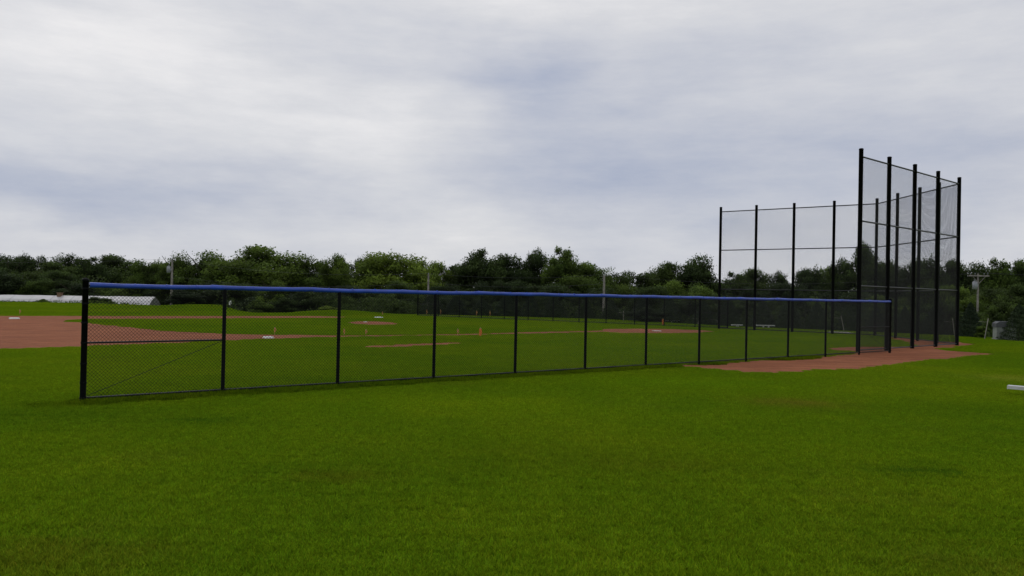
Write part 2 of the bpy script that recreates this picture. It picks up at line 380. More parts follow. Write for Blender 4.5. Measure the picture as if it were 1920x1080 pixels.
def fence(name, label, group, A, B, n, H, braces, guard_front):
    root = empty(name, A); tag(root, label, 'fence', group)
    d = (B-A); L = d.length; ang = math.atan2(d.y, d.x); root.rotation_euler.z = ang
    s = L/n
    for i in range(n+1):
        end = i in (0, n)
        o = post_bm(H+(.06 if end else -.06), .057 if end else .042, end, 14, (.115, .42, .80, H*.5, 1.62, 2.0, 2.3) if end else (.115,)).build('post', M['black'], root, True)
        o.location = (i*s, 0, 0)
    MB().tube([(.06, 0, H-.075), (L-.06, 0, H-.075)], .022).build('top_rail', M['rail'], root, True)
    mb = MB()
    for i in range(n): mb.tube([(i*s+.04, 0, .115), ((i+1)*s-.04, 0, .115)], .021, 10)
    mb.build('bottom_rail', M['rail'], root, True)
    for i in range(n): chain(root, (i*s, -.03), ((i+1)*s, -.03), .05, H-.06)
    for i in braces:
        MB().tube([(i*s+.05, 0, H*.5), ((i+1)*s-.04, 0, H*.5)], .020, 10).build('brace_rail', M['rail'], root, True)
        a, b = ((i*s+.05, .02, .14), ((i+1)*s-.05, .02, H*.5-.03)) if i == 0 else (((i+1)*s-.05, .02, .14), (i*s+.05, .02, H*.5-.03))
        MB().tube([a, b], .006, 6).build('truss_rod', M['wire'], root, True)
    # vinyl guard over the top rail: slightly uneven sleeves overlapping each other
    mb = MB(); x = .07; seg = 2.45; k = 0
    while x < L-.05:
        x1 = min(x+seg, L-.03); pts = []; rad = []
        base = H-.062+random.uniform(-.006, .005)
        m = 9
        for q in range(m):
            t = q/(m-1)
            sag = -.013*math.sin(PI*t)*random.uniform(.6, 1.3)
            pts.append((x+(x1-x)*t, random.uniform(-.004, .004), base+sag)); rad.append(.051+(.006 if q < 1 else 0)+random.uniform(-.002, .002))
        mb.tube(pts, rad, 14); x = x1-.05; k += 1
        if x1 >= L-.04: break
    for i in range(int(L/.62)):
        cx = .3+i*.62; mb.tube([(cx-.006, 0, H-.067), (cx+.006, 0, H-.066)], .0555, 14)
    mb.build('rail_guard', M['blue'], root, True)
    return root
fence('chain_link_fence', 'long black chain link fence with a bright blue top guard, nearest the camera', 'chain link fences beside the diamond', FA, FB, 12, 2.43, (0, 11), 1)
FC = G(1364, 617); FD = G(783, 592.6)
fence('chain_link_fence', 'distant black chain link fence across the field before the dark evergreens', 'chain link fences beside the diamond', FD, FC, 12, 2.43, (0, 11), 1)
# ------------------------------------------------------------------ backstop
def backstop():
    HB = 9.38
    P = [Vector(((1610.5-960)/F*36.6, 36.6, 0)), Vector((24.85, 44.4, 0)), Vector((24.75, 54.2, 0)), Vector((15.95, 61.2, 0))]
    # the wing stands just behind the low fence end
    root = empty('backstop', P[0]); tag(root, 'towering black chain link backstop of three angled walls on red dirt', 'backstop')
    rel = [p-P[0] for p in P]
    LV = [.10, 3.06, 6.06, 9.02]
    posts = []
    for wi in range(3):
        a, b = rel[wi], rel[wi+1]
        tt = (0, .21, .43, .71, 1) if wi == 1 else (0, .25, .5, .75, 1)
        for i in range(4 if wi < 2 else 5): posts.append(a.lerp(b, tt[i]))
        for i in range(4):
            p, q = a.lerp(b, tt[i]), a.lerp(b, tt[i+1])
            for lv in range(3):
                tight = lv == 0
                chain(root, p.to_2d(), q.to_2d(), LV[lv]+.0, LV[lv+1], .050 if tight else .072, .0023 if tight else .0024)
        off = (b-a).normalized()
        for lv in range(4):
            nm = ('bottom_rail', 'middle_rail', 'middle_rail', 'top_rail')[lv]
            MB().tube([tuple(a+off*.08+Vector((0, 0, LV[lv]))), tuple(b-off*.08+Vector((0, 0, LV[lv])))], .038 if lv else .03, 10).build(nm, M['rail'], root, True)
    for p in posts:
        o = post_bm(HB, .098, True, 16).build('post', M['black'], root, True); o.location = p
backstop()
# ------------------------------------------------------------------ foliage generators
def leaves_mesh(name, cen, nrm, size, tint, m):
    n = len(cen)
    rnd = rng.normal(size=(n, 3)); nn = nrm+rnd*.7; nn /= np.linalg.norm(nn, axis=1)[:, None]+1e-9
    t = np.cross(nn, rng.normal(size=(n, 3))); t /= np.linalg.norm(t, axis=1)[:, None]+1e-9
    b = np.cross(nn, t); s = size[:, None]
    V = np.stack([cen-t*s*.9, cen-b*s*.5+nn*s*.15, cen+t*s*.9, cen+b*s*.5+nn*s*.15], 1)
    o = npmesh(name, V, 4, m, link=False)
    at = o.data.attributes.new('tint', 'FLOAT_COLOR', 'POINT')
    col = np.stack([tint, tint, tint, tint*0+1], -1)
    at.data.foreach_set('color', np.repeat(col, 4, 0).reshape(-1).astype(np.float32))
    return o.data
def unit(n):
    v = rng.normal(size=(n, 3)); return v/np.linalg.norm(v, axis=1)[:, None]
def crown(kind, seed, lsize=.020):
    """unit crown: height 1 from the ground, width about 1; built of leaf clumps"""
    global rng
    rng = np.random.default_rng(seed)
    P = []; puffs = []
    if kind == 'round': cz, rz, rx, n = .57, .40, .40, 40
    elif kind == 'broad': cz, rz, rx, n = .55, .42, .43, 46
    elif kind == 'ragged': cz, rz, rx, n = .57, .42, .36, 38
    elif kind == 'open': cz, rz, rx, n = .60, .38, .38, 30
    elif kind == 'bush': cz, rz, rx, n = .42, .46, .40, 22
    for i in range(n):
        u = unit(1)[0]; q = rng.uniform(.45, 1)**.6
        c = np.array([u[0]*rx*q, u[1]*rx*q, cz+u[2]*rz*q])
        # narrower toward the top
        up = (c[2]-cz)/rz
        if up > 0: c[:2] *= (1-.35*up)
        r = (rng.uniform(.08, .15) if i > 5 else rng.uniform(.16, .21))*(1.0 if kind != 'open' else .88)
        if kind == 'ragged' and rng.random() < .35: c[2] += rng.uniform(0, .07); r *= .7
        puffs.append((c, r))
    cen = []; nr = []; sz = []; ti = []
    for c, r in puffs:
        m = int(110+36000*r*r)
        u = unit(m); sh = np.abs(rng.normal(.86, .24, m)); sh = np.where(sh > 1.25, 1.25-rng.random(m)*.4, sh)
        lob = 1+.22*np.sin(u[:, 0]*5+c[0]*90)*np.sin(u[:, 1]*6+c[1]*70)+.14*np.sin(u[:, 2]*11+c[2]*50)
        pt = c+u*(r*sh*lob)[:, None]*np.array([1.05, 1.05, .8])
        cen.append(pt); nr.append(u); sz.append(rng.uniform(.5, 1.2, m)*lsize)
        ti.append(rng.uniform(.65, 1.25, m)*rng.uniform(.7, 1.3)*(.75+.55*np.clip(u[:, 2], -1, 1)))  # light from above painted into the tint: clump tops lighter, undersides darker
    # leafy sprigs growing out of the clumps
    for i in range(90 if kind in ('ragged', 'open') else 60):
        c, r = puffs[rng.integers(0, len(puffs))]; u = unit(1)[0]; u[2] = abs(u[2])*.9
        L = rng.uniform(.012, .04); k = 14; t = rng.random(k)
        base = c+u*r*.85; dr = u*1.0+np.array([0, 0, .15])
        pt = base+dr*(t*L)[:, None]+rng.normal(0, .008, (k, 3))*1.2
        cen.append(pt); nr.append(np.tile(u, (k, 1))); sz.append(rng.uniform(.5, 1, k)*lsize*.9); ti.append(rng.uniform(.8, 1.2, k))
    # inner filling
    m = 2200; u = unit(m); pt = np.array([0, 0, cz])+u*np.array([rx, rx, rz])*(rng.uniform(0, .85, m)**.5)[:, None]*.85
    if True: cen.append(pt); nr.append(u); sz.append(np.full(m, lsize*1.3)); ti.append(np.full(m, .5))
    cen = np.concatenate(cen); cen[:, 2] = np.maximum(cen[:, 2], .01)
    top = cen[:, 2].max(); cen[:, 2] /= top
    return cen, np.concatenate(nr), np.concatenate(sz), np.concatenate(ti)
def conifer(seed):
    global rng
    rng = np.random.default_rng(seed)
    n = 9000; h = rng.uniform(0, 1, n)**1.35; a = rng.uniform(0, 2*PI, n)
    prof = .5*(1-h)**.72*(.85+.12*np.sin(h*46+a*2)+.10*np.sin(a*5+h*9+seed))
    rr = prof*rng.uniform(.55, 1.05, n)**.5
    cen = np.stack([np.cos(a)*rr, np.sin(a)*rr, .02+h*.98-.05*rr], -1); nr = np.stack([np.cos(a), np.sin(a), .3+0*a], -1)
    return cen, nr, rng.uniform(.5, 1.2, n)*.022, rng.uniform(.6, 1.3, n)
def trunk_mb(kind, seed):
    r = random.Random(seed); mb = MB()
    x = y = 0; pts = []; rad = []
    for i in range(7):
        t = i/6; pts.append((x, y, -.02+t*.8)); rad.append(.024*(1-t)+.005); x += r.uniform(-.012, .012); y += r.uniform(-.012, .012)
    mb.tube(pts, rad, 8)
    for i in range(9):
        b = pts[2+i % 4]; a = r.uniform(0, 2*PI); L = r.uniform(.15, .3)
        p1 = (b[0]+math.cos(a)*L*.5, b[1]+math.sin(a)*L*.5, b[2]+L*.45); p2 = (b[0]+math.cos(a)*L, b[1]+math.sin(a)*L, b[2]+L*r.uniform(.7, 1.1))
        mb.tube([b, p1, p2], [.010, .007, .003], 6)
    return mb
PROTO = {}
def proto(kind, var, tone):
    key = (kind, var, tone)
    if key not in PROTO:
        data = conifer(50+var) if kind == 'conifer' else crown(kind, 10*var+len(kind), .026 if kind == 'bush' else .0165)
        me = leaves_mesh('crown', *data, M[tone])
        if kind == 'conifer': tm = MB().tube([(0, 0, -.02), (0, 0, .9)], [.02, .004], 8)
        elif kind == 'bush': tm = MB(); [tm.tube([(0, 0, 0), (math.cos(a)*.12, math.sin(a)*.12, .3), (math.cos(a)*.25, math.sin(a)*.25, .6)], [.012, .008, .003], 5) for a in (0, 1.3, 2.6, 3.9, 5.2)]
        else: tm = trunk_mb(kind, var)
        t = tm.build('trunk', M['bark'], None, True); tmd = t.data; bpy.data.objects.remove(t)
        PROTO[key] = (me, tmd)
    return PROTO[key]
tree_count = 0
def plant(name, cat, label, kind, tone, px, topy, wpx, d, group=None, base=None, parts=('trunk', 'crown')):
    global tree_count
    tree_count += 1
    top = D(px, topy, d); x, y = top.x, top.y
    zb = tzf(x, y) if base is None else base
    h = top.z-zb; w = wpx/F*d*1.12
    me, tm = proto(kind, tree_count % 3, tone)
    o = empty(name, (x, y, zb), random.uniform(0, 2*PI)); o.scale = (w, w, h); tag(o, label, cat, group)
    for nm, dat in ((parts[0], tm), (parts[1], me)):
        c = bpy.data.objects.new(nm, dat); C.objects.link(c); c.parent = o
    return o
# skyline trees: px, top, width, depth, kind, tone, label
SKY = [
 (-22, 474, 95, 150, 'broad', 'leafd', 'dark tree cut by the left edge of the photo, above the white greenhouse'),
 (22, 479, 70, 145, 'round', 'leafd', 'rounded dark tree leftmost of those wholly in view, above the white greenhouse'),
 (57, 471, 44, 152, 'round', 'leafd', 'narrow dark tree crown poking up above the small bush by the greenhouse'),
 (95, 488, 70, 146, 'broad', 'leafd', 'low dark tree directly above the brown box on the greenhouse ridge'),
 (135, 472, 52, 155, 'open', 'leafd', 'dark tree with a ragged round top just left of the near fence end post'),
 (172, 480, 56, 150, 'ragged', 'leafd', 'dark spiky topped tree directly above the near fence end post'),
 (206, 475, 84, 160, 'broad', 'leafd', 'broad dark dome shaped tree just right of the near fence end post'),
 (250, 497, 70, 170, 'round', 'leafd', 'low dark tree in the dip of the skyline left of the transformer pole'),
 (288, 482, 60, 132, 'round', 'leaf', 'mid green tree immediately left of the transformer pole'),
 (328, 468, 62, 130, 'ragged', 'leaf', 'ragged green tree standing right behind the transformer pole'),
 (388, 467, 84, 130, 'broad', 'leaf', 'bumpy topped green tree between the transformer pole and the great domed tree'),
 (430, 480, 46, 134, 'round', 'leaf', 'smaller green tree tucked against the left side of the great domed tree'),
 (480, 457, 116, 124, 'broad', 'leaf', 'great domed green tree, broadest on the left half of the skyline'),
 (562, 471, 80, 126, 'round', 'leaf', 'green tree just right of the great domed tree'),
 (604, 486, 44, 135, 'open', 'leaf', 'thin leafy tree with sky gaps, right of the domed tree and its neighbour'),
 (632, 472, 52, 126, 'open', 'leaf', 'tall open green tree straight above the third post of the near fence'),
 (676, 480, 62, 130, 'open', 'leaf', 'gappy green tree just left of the pale green tree'),
 (742, 469, 104, 118, 'broad', 'leafl', 'large pale green tree, the lightest broad crown in the tree line'),
 (812, 486, 66, 122, 'open', 'leafl', 'small pale green tree behind the thin middle utility pole'),
 (862, 492, 56, 128, 'ragged', 'leafd', 'dark tree shoulder between the pale green trees and the spiky topped one'),
 (903, 465, 84, 122, 'ragged', 'leafd', 'tall dark tree with a spiky top just right of the pale green trees'),
 (950, 474, 70, 124, 'round', 'leafd', 'dark green tree between the spiky topped tree and the one like a lollipop'),
 (1005, 462, 56, 126, 'open', 'leafd', 'tree with a round crown standing clear of the skyline like a lollipop'),
 (1052, 460, 62, 120, 'ragged', 'leaf', 'tall pointed green tree at the centre right, beside the lollipop shaped crown'),
 (1098, 489, 70, 118, 'round', 'leaf', 'green tree sloping down just left of the leaning right centre utility pole'),
 (1152, 507, 52, 128, 'open', 'leafd', 'small dark tree immediately right of the right centre utility pole'),
 (1208, 501, 70, 132, 'round', 'leafd', 'low dark tree between the right centre utility pole and the double humped tree'),
 (1258, 489, 56, 126, 'round', 'leafd', 'left hump of the double humped dark tree pair left of the backstop'),
 (1312, 473, 78, 124, 'broad', 'leafd', 'tall dark dome topped tree just left of the backstop far wing'),
 (1376, 508, 56, 130, 'ragged', 'leafd', 'low dark tree seen behind the leftmost bay of the backstop'),
 (1412, 501, 52, 130, 'round', 'leafd', 'dark tree behind the second post from the left of the backstop'),
 (1461, 504, 40, 130, 'open', 'leafd', 'small dark round tree alone in the second bay from the left of the backstop'),
 (1516, 495, 54, 124, 'round', 'leafd', 'rounded dark tree in the third bay from the left of the backstop'),
 (1552, 498, 50, 124, 'round', 'leaf', 'green tree beside the fourth post from the left of the backstop'),
 (1580, 478, 46, 122, 'open', 'leafd', 'dark tree just left of the tallest backstop post'),
 (1618, 452, 56, 120, 'open', 'leafd', 'tallest spreading tree seen behind the tallest backstop post'),
 (1662, 486, 48, 120, 'round', 'leafd', 'dark tree behind the two posts right of the tallest backstop post'),
 (1698, 496, 50, 122, 'open', 'leafd', 'low dark tree in the dip of the skyline seen through the backstop'),
 (1734, 475, 62, 118, 'round', 'leafd', 'dark rounded tree seen through the middle of the near backstop wing'),
 (1784, 484, 60, 118, 'broad', 'leafd', 'dark tree seen behind the rightmost bay of the backstop'),
 (1832, 485, 62, 114, 'round', 'leafd', 'green topped tree behind the utility pole with crossarm on the right'),
 (1872, 482, 66, 112, 'ragged', 'leaf', 'bushy tree between the crossarm pole and the right edge of the photo'),
 (1912, 484, 60, 112, 'round', 'leafd', 'dark tree at the right edge of the photo above the utility cabinet'),
 (1965, 480, 90, 112, 'broad', 'leafd', 'dark tree cut by the right edge of the photo'),
]
for px, ty, w, d, kind, tone, lab in SKY:
    plant('leafy_tree', 'tree', lab, kind, tone, px, ty, w*1.46, d, 'trees along the skyline')
# lower tier in front of the skyline trees
mid = []
x = -60
while x < 1990:
    ty = 530+random.uniform(-24, 14)+.010*x*1.1
    if x < 400: d = random.uniform(128, 136); ty -= 6
    elif x < 1200: d = random.uniform(100, 112)
    else: d = random.uniform(88, 106)
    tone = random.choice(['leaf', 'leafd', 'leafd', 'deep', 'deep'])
    mid.append((x, ty, random.uniform(74, 108), d, random.choice(['round', 'broad', 'round']), tone)); x += random.uniform(34, 50)
for px, ty, w, d, kind, tone in mid:
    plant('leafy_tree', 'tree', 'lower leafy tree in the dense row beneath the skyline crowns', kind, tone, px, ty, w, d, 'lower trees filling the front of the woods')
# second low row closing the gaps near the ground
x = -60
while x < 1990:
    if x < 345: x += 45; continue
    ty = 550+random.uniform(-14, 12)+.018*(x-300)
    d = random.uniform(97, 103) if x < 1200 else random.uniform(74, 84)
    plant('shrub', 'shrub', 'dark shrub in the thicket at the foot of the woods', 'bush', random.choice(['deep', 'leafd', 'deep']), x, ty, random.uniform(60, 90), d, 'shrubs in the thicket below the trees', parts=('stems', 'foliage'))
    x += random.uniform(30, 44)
# distinct shrubs
for px, ty, w, d, tone, lab in [
 (80, 560, 26, 112, 'leaf', 'small leafy bush before the white greenhouse, left of the near fence end post'),
 (180, 556, 42, 111, 'leafd', 'dark bush before the greenhouse seen just right of the fence end post'),
 (200, 559, 30, 110, 'leaf', 'smaller bush touching the dark one before the greenhouse, right of it'),
 (487, 561, 50, 82, 'leaf', 'light olive shrub beside the grassy rise, seen in the second fence bay'),
 (535, 556, 50, 82, 'leafd', 'rounded olive shrub seen in the middle of the second fence bay'),
 (357, 566, 18, 97, 'leafl', 'tiny bright shrub on top of the grassy rise by the transformer pole'),
 (615, 573, 34, 84, 'leafl', 'low light green shrub left of the third post of the near fence'),
 (745, 560, 60, 90, 'leaf', 'green shrub below the pale tree, in the third fence bay'),
 (1840, 611, 24, 54.5, 'leafl', 'bright low weeds between the conical evergreen and the utility cabinet')]:
    plant('shrub', 'shrub', lab, 'bush', tone, px, ty, w, d, None, parts=('stems', 'foliage'))
# evergreens
for px, ty, w, d, lab in [
 (1697, 574, 42, 60, 'narrow cone evergreen seen through the backstop near its middle post'),
 (1756, 570, 66, 59, 'wide evergreen seen through the backstop between its two rightmost posts'),
 (1820, 567, 52, 56, 'conical evergreen standing just right of the backstop'),
 (1911, 570, 66, 51.5, 'large dark evergreen at the right edge, overlapping the utility cabinet'),
 (1590, 572, 52, 66, 'rounded evergreen just left of the near fence last bay, beyond the field'),
 (1645, 576, 48, 64, 'evergreen seen through the last bay of the near fence')]:
    plant('evergreen_shrub', 'evergreen', lab, 'conifer', 'conif', px, ty, w, d, 'young evergreens planted around the field', base=-.05)
for i, px in enumerate([812, 858, 902, 948, 996, 1042, 1092, 1146, 1200, 1256, 1314, 1368, 1424, 1478, 1532]):
    e = np.interp(px, [p for p, d in EDGE], [d for p, d in EDGE])
    plant('evergreen_shrub', 'evergreen', 'dark young evergreen in the planted row behind the far fence', 'conifer', 'conif', px+random.uniform(-6, 6), 553+.018*(px-812)+random.uniform(-6, 6), random.uniform(50, 64), e+2.5, 'young evergreens in the row behind the far fence')
# undergrowth: uncountable leafy mass on the ground of the woods
def mass(name, label, pts, h, lsize, tone, n):
    global rng
    rng = np.random.default_rng(99)
    i = rng.integers(0, len(pts)-1, n); t = rng.random(n); P = np.array(pts)
    xy = P[i]*(1-t)[:, None]+P[i+1]*t[:, None]+rng.normal(0, 1, (n, 2))*[1.2, 2.2]
    hh = h*(.75+.25*np.sin(xy[:, 0]*.31)+.15*np.sin(xy[:, 0]*.9+1))
    z = tz(xy[:, 0], xy[:, 1])+rng.random(n)*hh
    cen = np.stack([xy[:, 0], xy[:, 1], z], -1)
    me = leaves_mesh(name, cen, np.tile([0, -1, .4], (n, 1)), rng.uniform(.6, 1.3, n)*lsize, rng.uniform(.4, 1.0, n), M[tone])
    o = bpy.data.objects.new(name, me); C.objects.link(o); tag(o, label, name.replace('_', ' '), kind='stuff')
def wp(lst): return [((p-960)/F*d, d) for p, d in lst]
mass('undergrowth', 'dark tangled undergrowth filling the woods beneath the trees', wp([(-150, 150), (330, 142), (700, 128), (1100, 124), (1500, 118), (2100, 108)]), 6.2, .33, 'leafd', 60000)
mass('weeds', 'weedy growth along the edge of the lawn before the greenhouse', wp([(-80, 106.5), (60, 107.0), (170, 107.5), (260, 104)]), .42, .12, 'leaf', 1100)
mass('brush', 'low mixed brush where the lawn drops away below the woods', wp([(440, 92), (700, 90), (800, 90), (1130, 87), (1360, 74), (1560, 69), (1800, 64), (1960, 58)]), 2.0, .14, 'leafd', 26000)
# ------------------------------------------------------------------ greenhouse
def greenhouse():
    d = 124.0
    R_ = D(291, 556.5, d); Lp = D(-120, 551, d+1)
    root = empty('greenhouse', (R_.x, R_.y, tzf(R_.x, R_.y))); tag(root, 'long low white film greenhouse at the far left edge of the lawn', 'greenhouse')
    dv = (Lp-R_); L = dv.to_2d().length; root.rotation_euler.z = math.atan2(dv.y, dv.x)
    ztop = R_.z-root.location.z; W = 3.6; dz = (Lp.z-R_.z)
    n = 10; prof = []
    for i in range(n+1):
        a = PI*i/n; c = math.cos(a); prof.append((-c*W, ztop*(1-abs(c)**1.5)))
    mb = MB(); nx = 24
    for j in range(nx+1):
        for (y, z) in prof: mb.v.append((j/nx*L, y, z*(1+(dz*j/nx)/ztop)+(.02*math.sin(j*2.1) if z > .1 else 0)))
    for j in range(nx):
        for i in range(n):
            a = j*(n+1)+i; mb.f.append([a, a+1, a+n+2, a+n+1])
    mb.build('cover', M['poly'], root)
    mb = MB(); mb.v = [(-.01, y, z) for y, z in prof]; mb.f = [list(range(n+1))]; mb.build('end_wall', M['polyend'], root)
    mb = MB()
    for k in range(12):
        pts = [(L*k/11, y*1.008, z*(1+(dz*k/11)/ztop)+.012) for y, z in prof]; mb.tube(pts, .018, 5)
    mb.build('hoop_frame', M['grey'], root)
    b = MB().box(-.3, .3, -.3, .3, -.4, .38).box(-.36, .36, -.36, .36, .38, .46).build('ridge_vent', M['brick'], root)
    lx = (D(110, 554, d)-R_).to_2d().length; b.location = (lx, .1, ztop+dz*lx/L)
greenhouse()
# ------------------------------------------------------------------ utility poles and wires
def pole(px, topy, d, label, lean=0, arm=False, can=False, r=.15):
    top = D(px, topy, d); x, y = top.x, top.y; zb = tzf(x, y)
    o = empty('utility_pole', (x, y, zb)); h = top.z-zb; o.rotation_euler = (0, lean, 0); tag(o, label, 'utility pole', 'wooden poles carrying the power line')
    MB().tube([(0, 0, -.3), (0, 0, h*.5), (0, 0, h)], [r, r*.88, r*.72], 12).build('pole', M['wood'], o, True)
    if arm:
        MB().box(-1.1, 1.1, -.14-r, -r*.5, h-.32, h-.17).build('crossarm', M['wood'], o)
        MB().tube([(.0, -.17, h-1.1), (.7, -.2, h-.32)], .03, 6).tube([(.0, -.17, h-1.1), (-.7, -.2, h-.32)], .03, 6).build('brace', M['wood'], o)
        for k in (-.95, -.45, .55, .95):
            MB().tube([(k, -.2, h-.17), (k, -.2, h-.05), (k, -.2, h-.03), (k, -.2, h+.04)], [.025, .025, .06, .045], 8).build('insulator', M['grey'], o, True)
    else:
        MB().tube([(0, 0, h), (0, 0, h+.06), (0, 0, h+.14)], [.03, .06, .035], 8).build('insulator', M['grey'], o, True)
    if can:
        c = MB().tube([(-.40, -.1, h-1.75), (-.40, -.1, h-1.7), (-.40, -.1, h-.95), (-.40, -.1, h-.88)], [.2, .25, .25, .18], 14).build('transformer', M['grey'], o, True)
        MB().tube([(-.33, -.1, h-.88), (-.33, -.1, h-.65)], .035, 6).tube([(-.47, -.1, h-.88), (-.47, -.1, h-.65)], .035, 6).build('bushing', M['grey'], c, True)
        MB().box(-.25, -.05, -.14, -.06, h-1.5, h-1.1).build('bracket', M['grey'], o)
    return Vector((x, y, zb+h))
p1 = pole(323, 487, 106, 'weathered utility pole with a grey transformer, behind the first fence bay on the left', can=True, r=.17)
p2 = pole(803.5, 514, 96, 'thin pale utility pole in front of the small pale green tree', r=.14)
p3 = pole(1133, 516, 96, 'thick leaning utility pole right of centre, seen behind the sixth fence bay', r=.17)
p4 = pole(1834, 513, 88, 'utility pole with a wide crossarm right of the backstop', arm=True, can=True, r=.125)
# a far slim pole beside the first
MB0 = D(332, 545, 112)
def wire(a, b, sag, label):
    pts = []
    for i in range(15):
        t = i/14; p = Vector(a).lerp(Vector(b), t); p.z -= sag*4*t*(1-t); pts.append(tuple(p))
    tag(MB().tube(pts, .010, 5).build('power_line', M['line'], None), label, 'cable', 'cables strung between the utility poles')
wl = Vector((p1.x-60, p1.y+6, p1.z-.2)); wr = Vector((p4.x+40, p4.y-12, p4.z))
up = Vector((0, 0, .1)); lo = Vector((0, 0, -1.0)); lo2 = Vector((0, 0, -2.2))
wire(wl+up, p1+up, .8, 'thin cable running off to the left from the top of the transformer pole')
wire(p1+up, p2+up, .9, 'thin upper cable from the transformer pole to the thin middle pole')
wire(p1+lo2, p2+lo, .9, 'thin lower cable from the transformer pole to the thin middle pole')
wire(p2+up, p3+up, .5, 'thin upper cable from the thin middle pole to the right centre pole')
wire(p2+lo, p3+lo, .5, 'thin lower cable from the thin middle pole to the right centre pole')
wire(p3+up, p4+up, 1.2, 'long cable from the right centre pole to the crossarm pole')
wire(p4+up, wr+up, .5, 'thin cable running off to the right from the crossarm pole')
# ------------------------------------------------------------------ bases, stakes, plates
def base(px, py, label, s=.46):
    p = G(px, py); t = empty('base', (p.x, p.y, .012), .65); tag(t, label, 'base', 'white bases of the diamond')
    h = s/2; mb = MB()
    mb.v = [(-h, -h, 0), (h, -h, 0), (h, h, 0), (-h, h, 0), (-h, -h, .04), (h, -h, .04), (h, h, .04), (-h, h, .04), (-h*.82, -h*.82, .085), (h*.82, -h*.82, .085), (h*.82, h*.82, .085), (-h*.82, h*.82, .085)]
    for q in (0, 4):
        for i in range(4): mb.f.append([q+i, q+(i+1) % 4, q+4+(i+1) % 4, q+4+i])
    mb.f.append([8, 9, 10, 11]); mb.build('cushion', M['white'], t)
    MB().box(-.05, .05, -.05, .05, -.05, .01).build('anchor', M['grey'], t)
base(503, 634.6, 'white base bag in the second fence bay at the end of the dirt path', .42)
base(27, 598.2, 'white base bag at the far left on the red infield dirt', .6)
base(710, 596.2, 'white base bag on the far side of the field near the grassy rise', .6)
def plate(name, cat, px, py, pts, label):
    p = G(px, py); n = len(pts); mb = MB(); mb.v = [(x, y, 0) for x, y in pts]+[(x, y, .03) for x, y in pts]
    mb.f = [list(range(n, 2*n))]+[[i, (i+1) % n, n+(i+1) % n, n+i] for i in range(n)]
    o = mb.build(name, M['white'], None); o.location = (p.x, p.y, .012); tag(o, label, cat)
plate('home_plate', 'plate', 1232, 621, [(.26, .26), (.26, -.26), (-.1, -.26), (-.36, 0), (-.1, .26)], 'white home plate in the red dirt circle before the far backstop wing')
plate('pitching_rubber', 'rubber', 685, 604.2, [(-.1, -.31), (.1, -.31), (.1, .31), (-.1, .31)], 'white pitching rubber on the distant mound of red dirt')
def stake(px, ty, by, label, flag='orange', half=.5, wd=.04, lean=0.0, group='survey stakes with orange ribbon'):
    p = G(px, by); top = D(px, ty, p.y); h = max(.3, top.z)
    o = empty('survey_stake', (p.x, p.y, 0), random.uniform(0, 1)); o.rotation_euler.y = lean; tag(o, label, 'stake', group)
    mb = MB().box(-wd/2, wd/2, -wd/4, wd/4, 0, h*.98); n = len(mb.v); mb.v[0] = mb.v[1] = (0, 0, -.1); mb.v[2] = mb.v[3] = (.001, .001, -.1)
    mb.build('stake', M['stake'], o)
    mb = MB(); f0 = h*(1-half); w = wd*1.0
    mb.box(-w*.8, w*.8, -w*.5, w*.5, f0, h*.86)
    n = len(mb.v); mb.v += [(w*.8, 0, h*.86), (w*1.7, .02, h*.80), (w*1.5, -.03, h*.42), (w*.8, 0, h*.48)]; mb.f += [[n, n+1, n+2, n+3]]
    n = len(mb.v); mb.v += [(-w*.6, -w*.55, h*.7), (w*.3, -w*.6, h*.7), (-w*.2, -.05, h*.25), (-w*.9, -.05, h*.28)]; mb.f += [[n, n+1, n+2, n+3]]
    mb.build('ribbon', M['orange' if wd > .06 else 'faded'], o)
for a in [
 (37, 580, 591, 'short flagged stake by the far left base bag'),
 (515, 613, 629, 'pale stake with ribbon just behind the base bag in the second fence bay'),
 (645, 616, 630.5, 'orange flagged stake right of the third post of the near fence'),
 (686, 617, 631.5, 'orange flagged stake in the third fence bay above the bullpen dirt'),
 (717, 584, 592.6, 'tiny flagged stake beside the far base bag'),
 (800, 580, 592.2, 'red orange flagged stake at the left end of the far fence'),
 (826, 580, 592.2, 'stake just right of the fourth post of the near fence, by the far fence'),
 (858, 616, 631, 'thin faded flagged stake left of the bright orange one'),
 (893.5, 582, 594, 'left stake of the pair standing before the far fence in the fourth bay'),
 (918.5, 582, 595.5, 'right stake of the pair standing before the far fence in the fourth bay')]:
    stake(a[0], a[1], a[2], a[3], wd=.045)
stake(900.5, 614, 632, 'bright orange flagged stake beside the near dirt path in the fourth fence bay', wd=.075, half=.85)
stake(1243, 597, 611, 'bright orange and white stake beyond home plate at the far fence', wd=.085, half=.8)
def treestake(x0, y0, x1, y1, d, label):
    a = D(x0, y0, d); b = D(x1, y1, d-.3); r = (a-b)
    t = empty('support_stake', (b.x, b.y, b.z)); tag(t, label, 'stake', 'grey stakes supporting young evergreens')
    MB().tube([(0, 0, -.2), tuple(r)], .026, 7).build('rod', M['tstake'], t, True)
    MB().tube([tuple(r*.82+Vector((-.5, .2, .02))), tuple(r*.82)], .010, 5).build('tie_wire', M['tstake'], t)
treestake(1853, 597, 1845, 636, 53, 'tall leaning grey stake between the conical evergreen and the cabinet')
treestake(1786, 597, 1791, 634, 56, 'thin grey stake seen in the rightmost bay of the backstop')
treestake(1577, 592, 1583, 618, 63, 'leaning grey stake seen left of the tallest backstop post')
treestake(1344, 597, 1347, 614, 70, 'leaning grey stake just left of the backstop far wing')
treestake(1311, 595, 1307, 613, 71, 'grey stake beside the seventh bay post of the near fence')
treestake(1169, 583, 1169, 603, 77, 'upright grey stake in the sixth fence bay right of the thick pole')
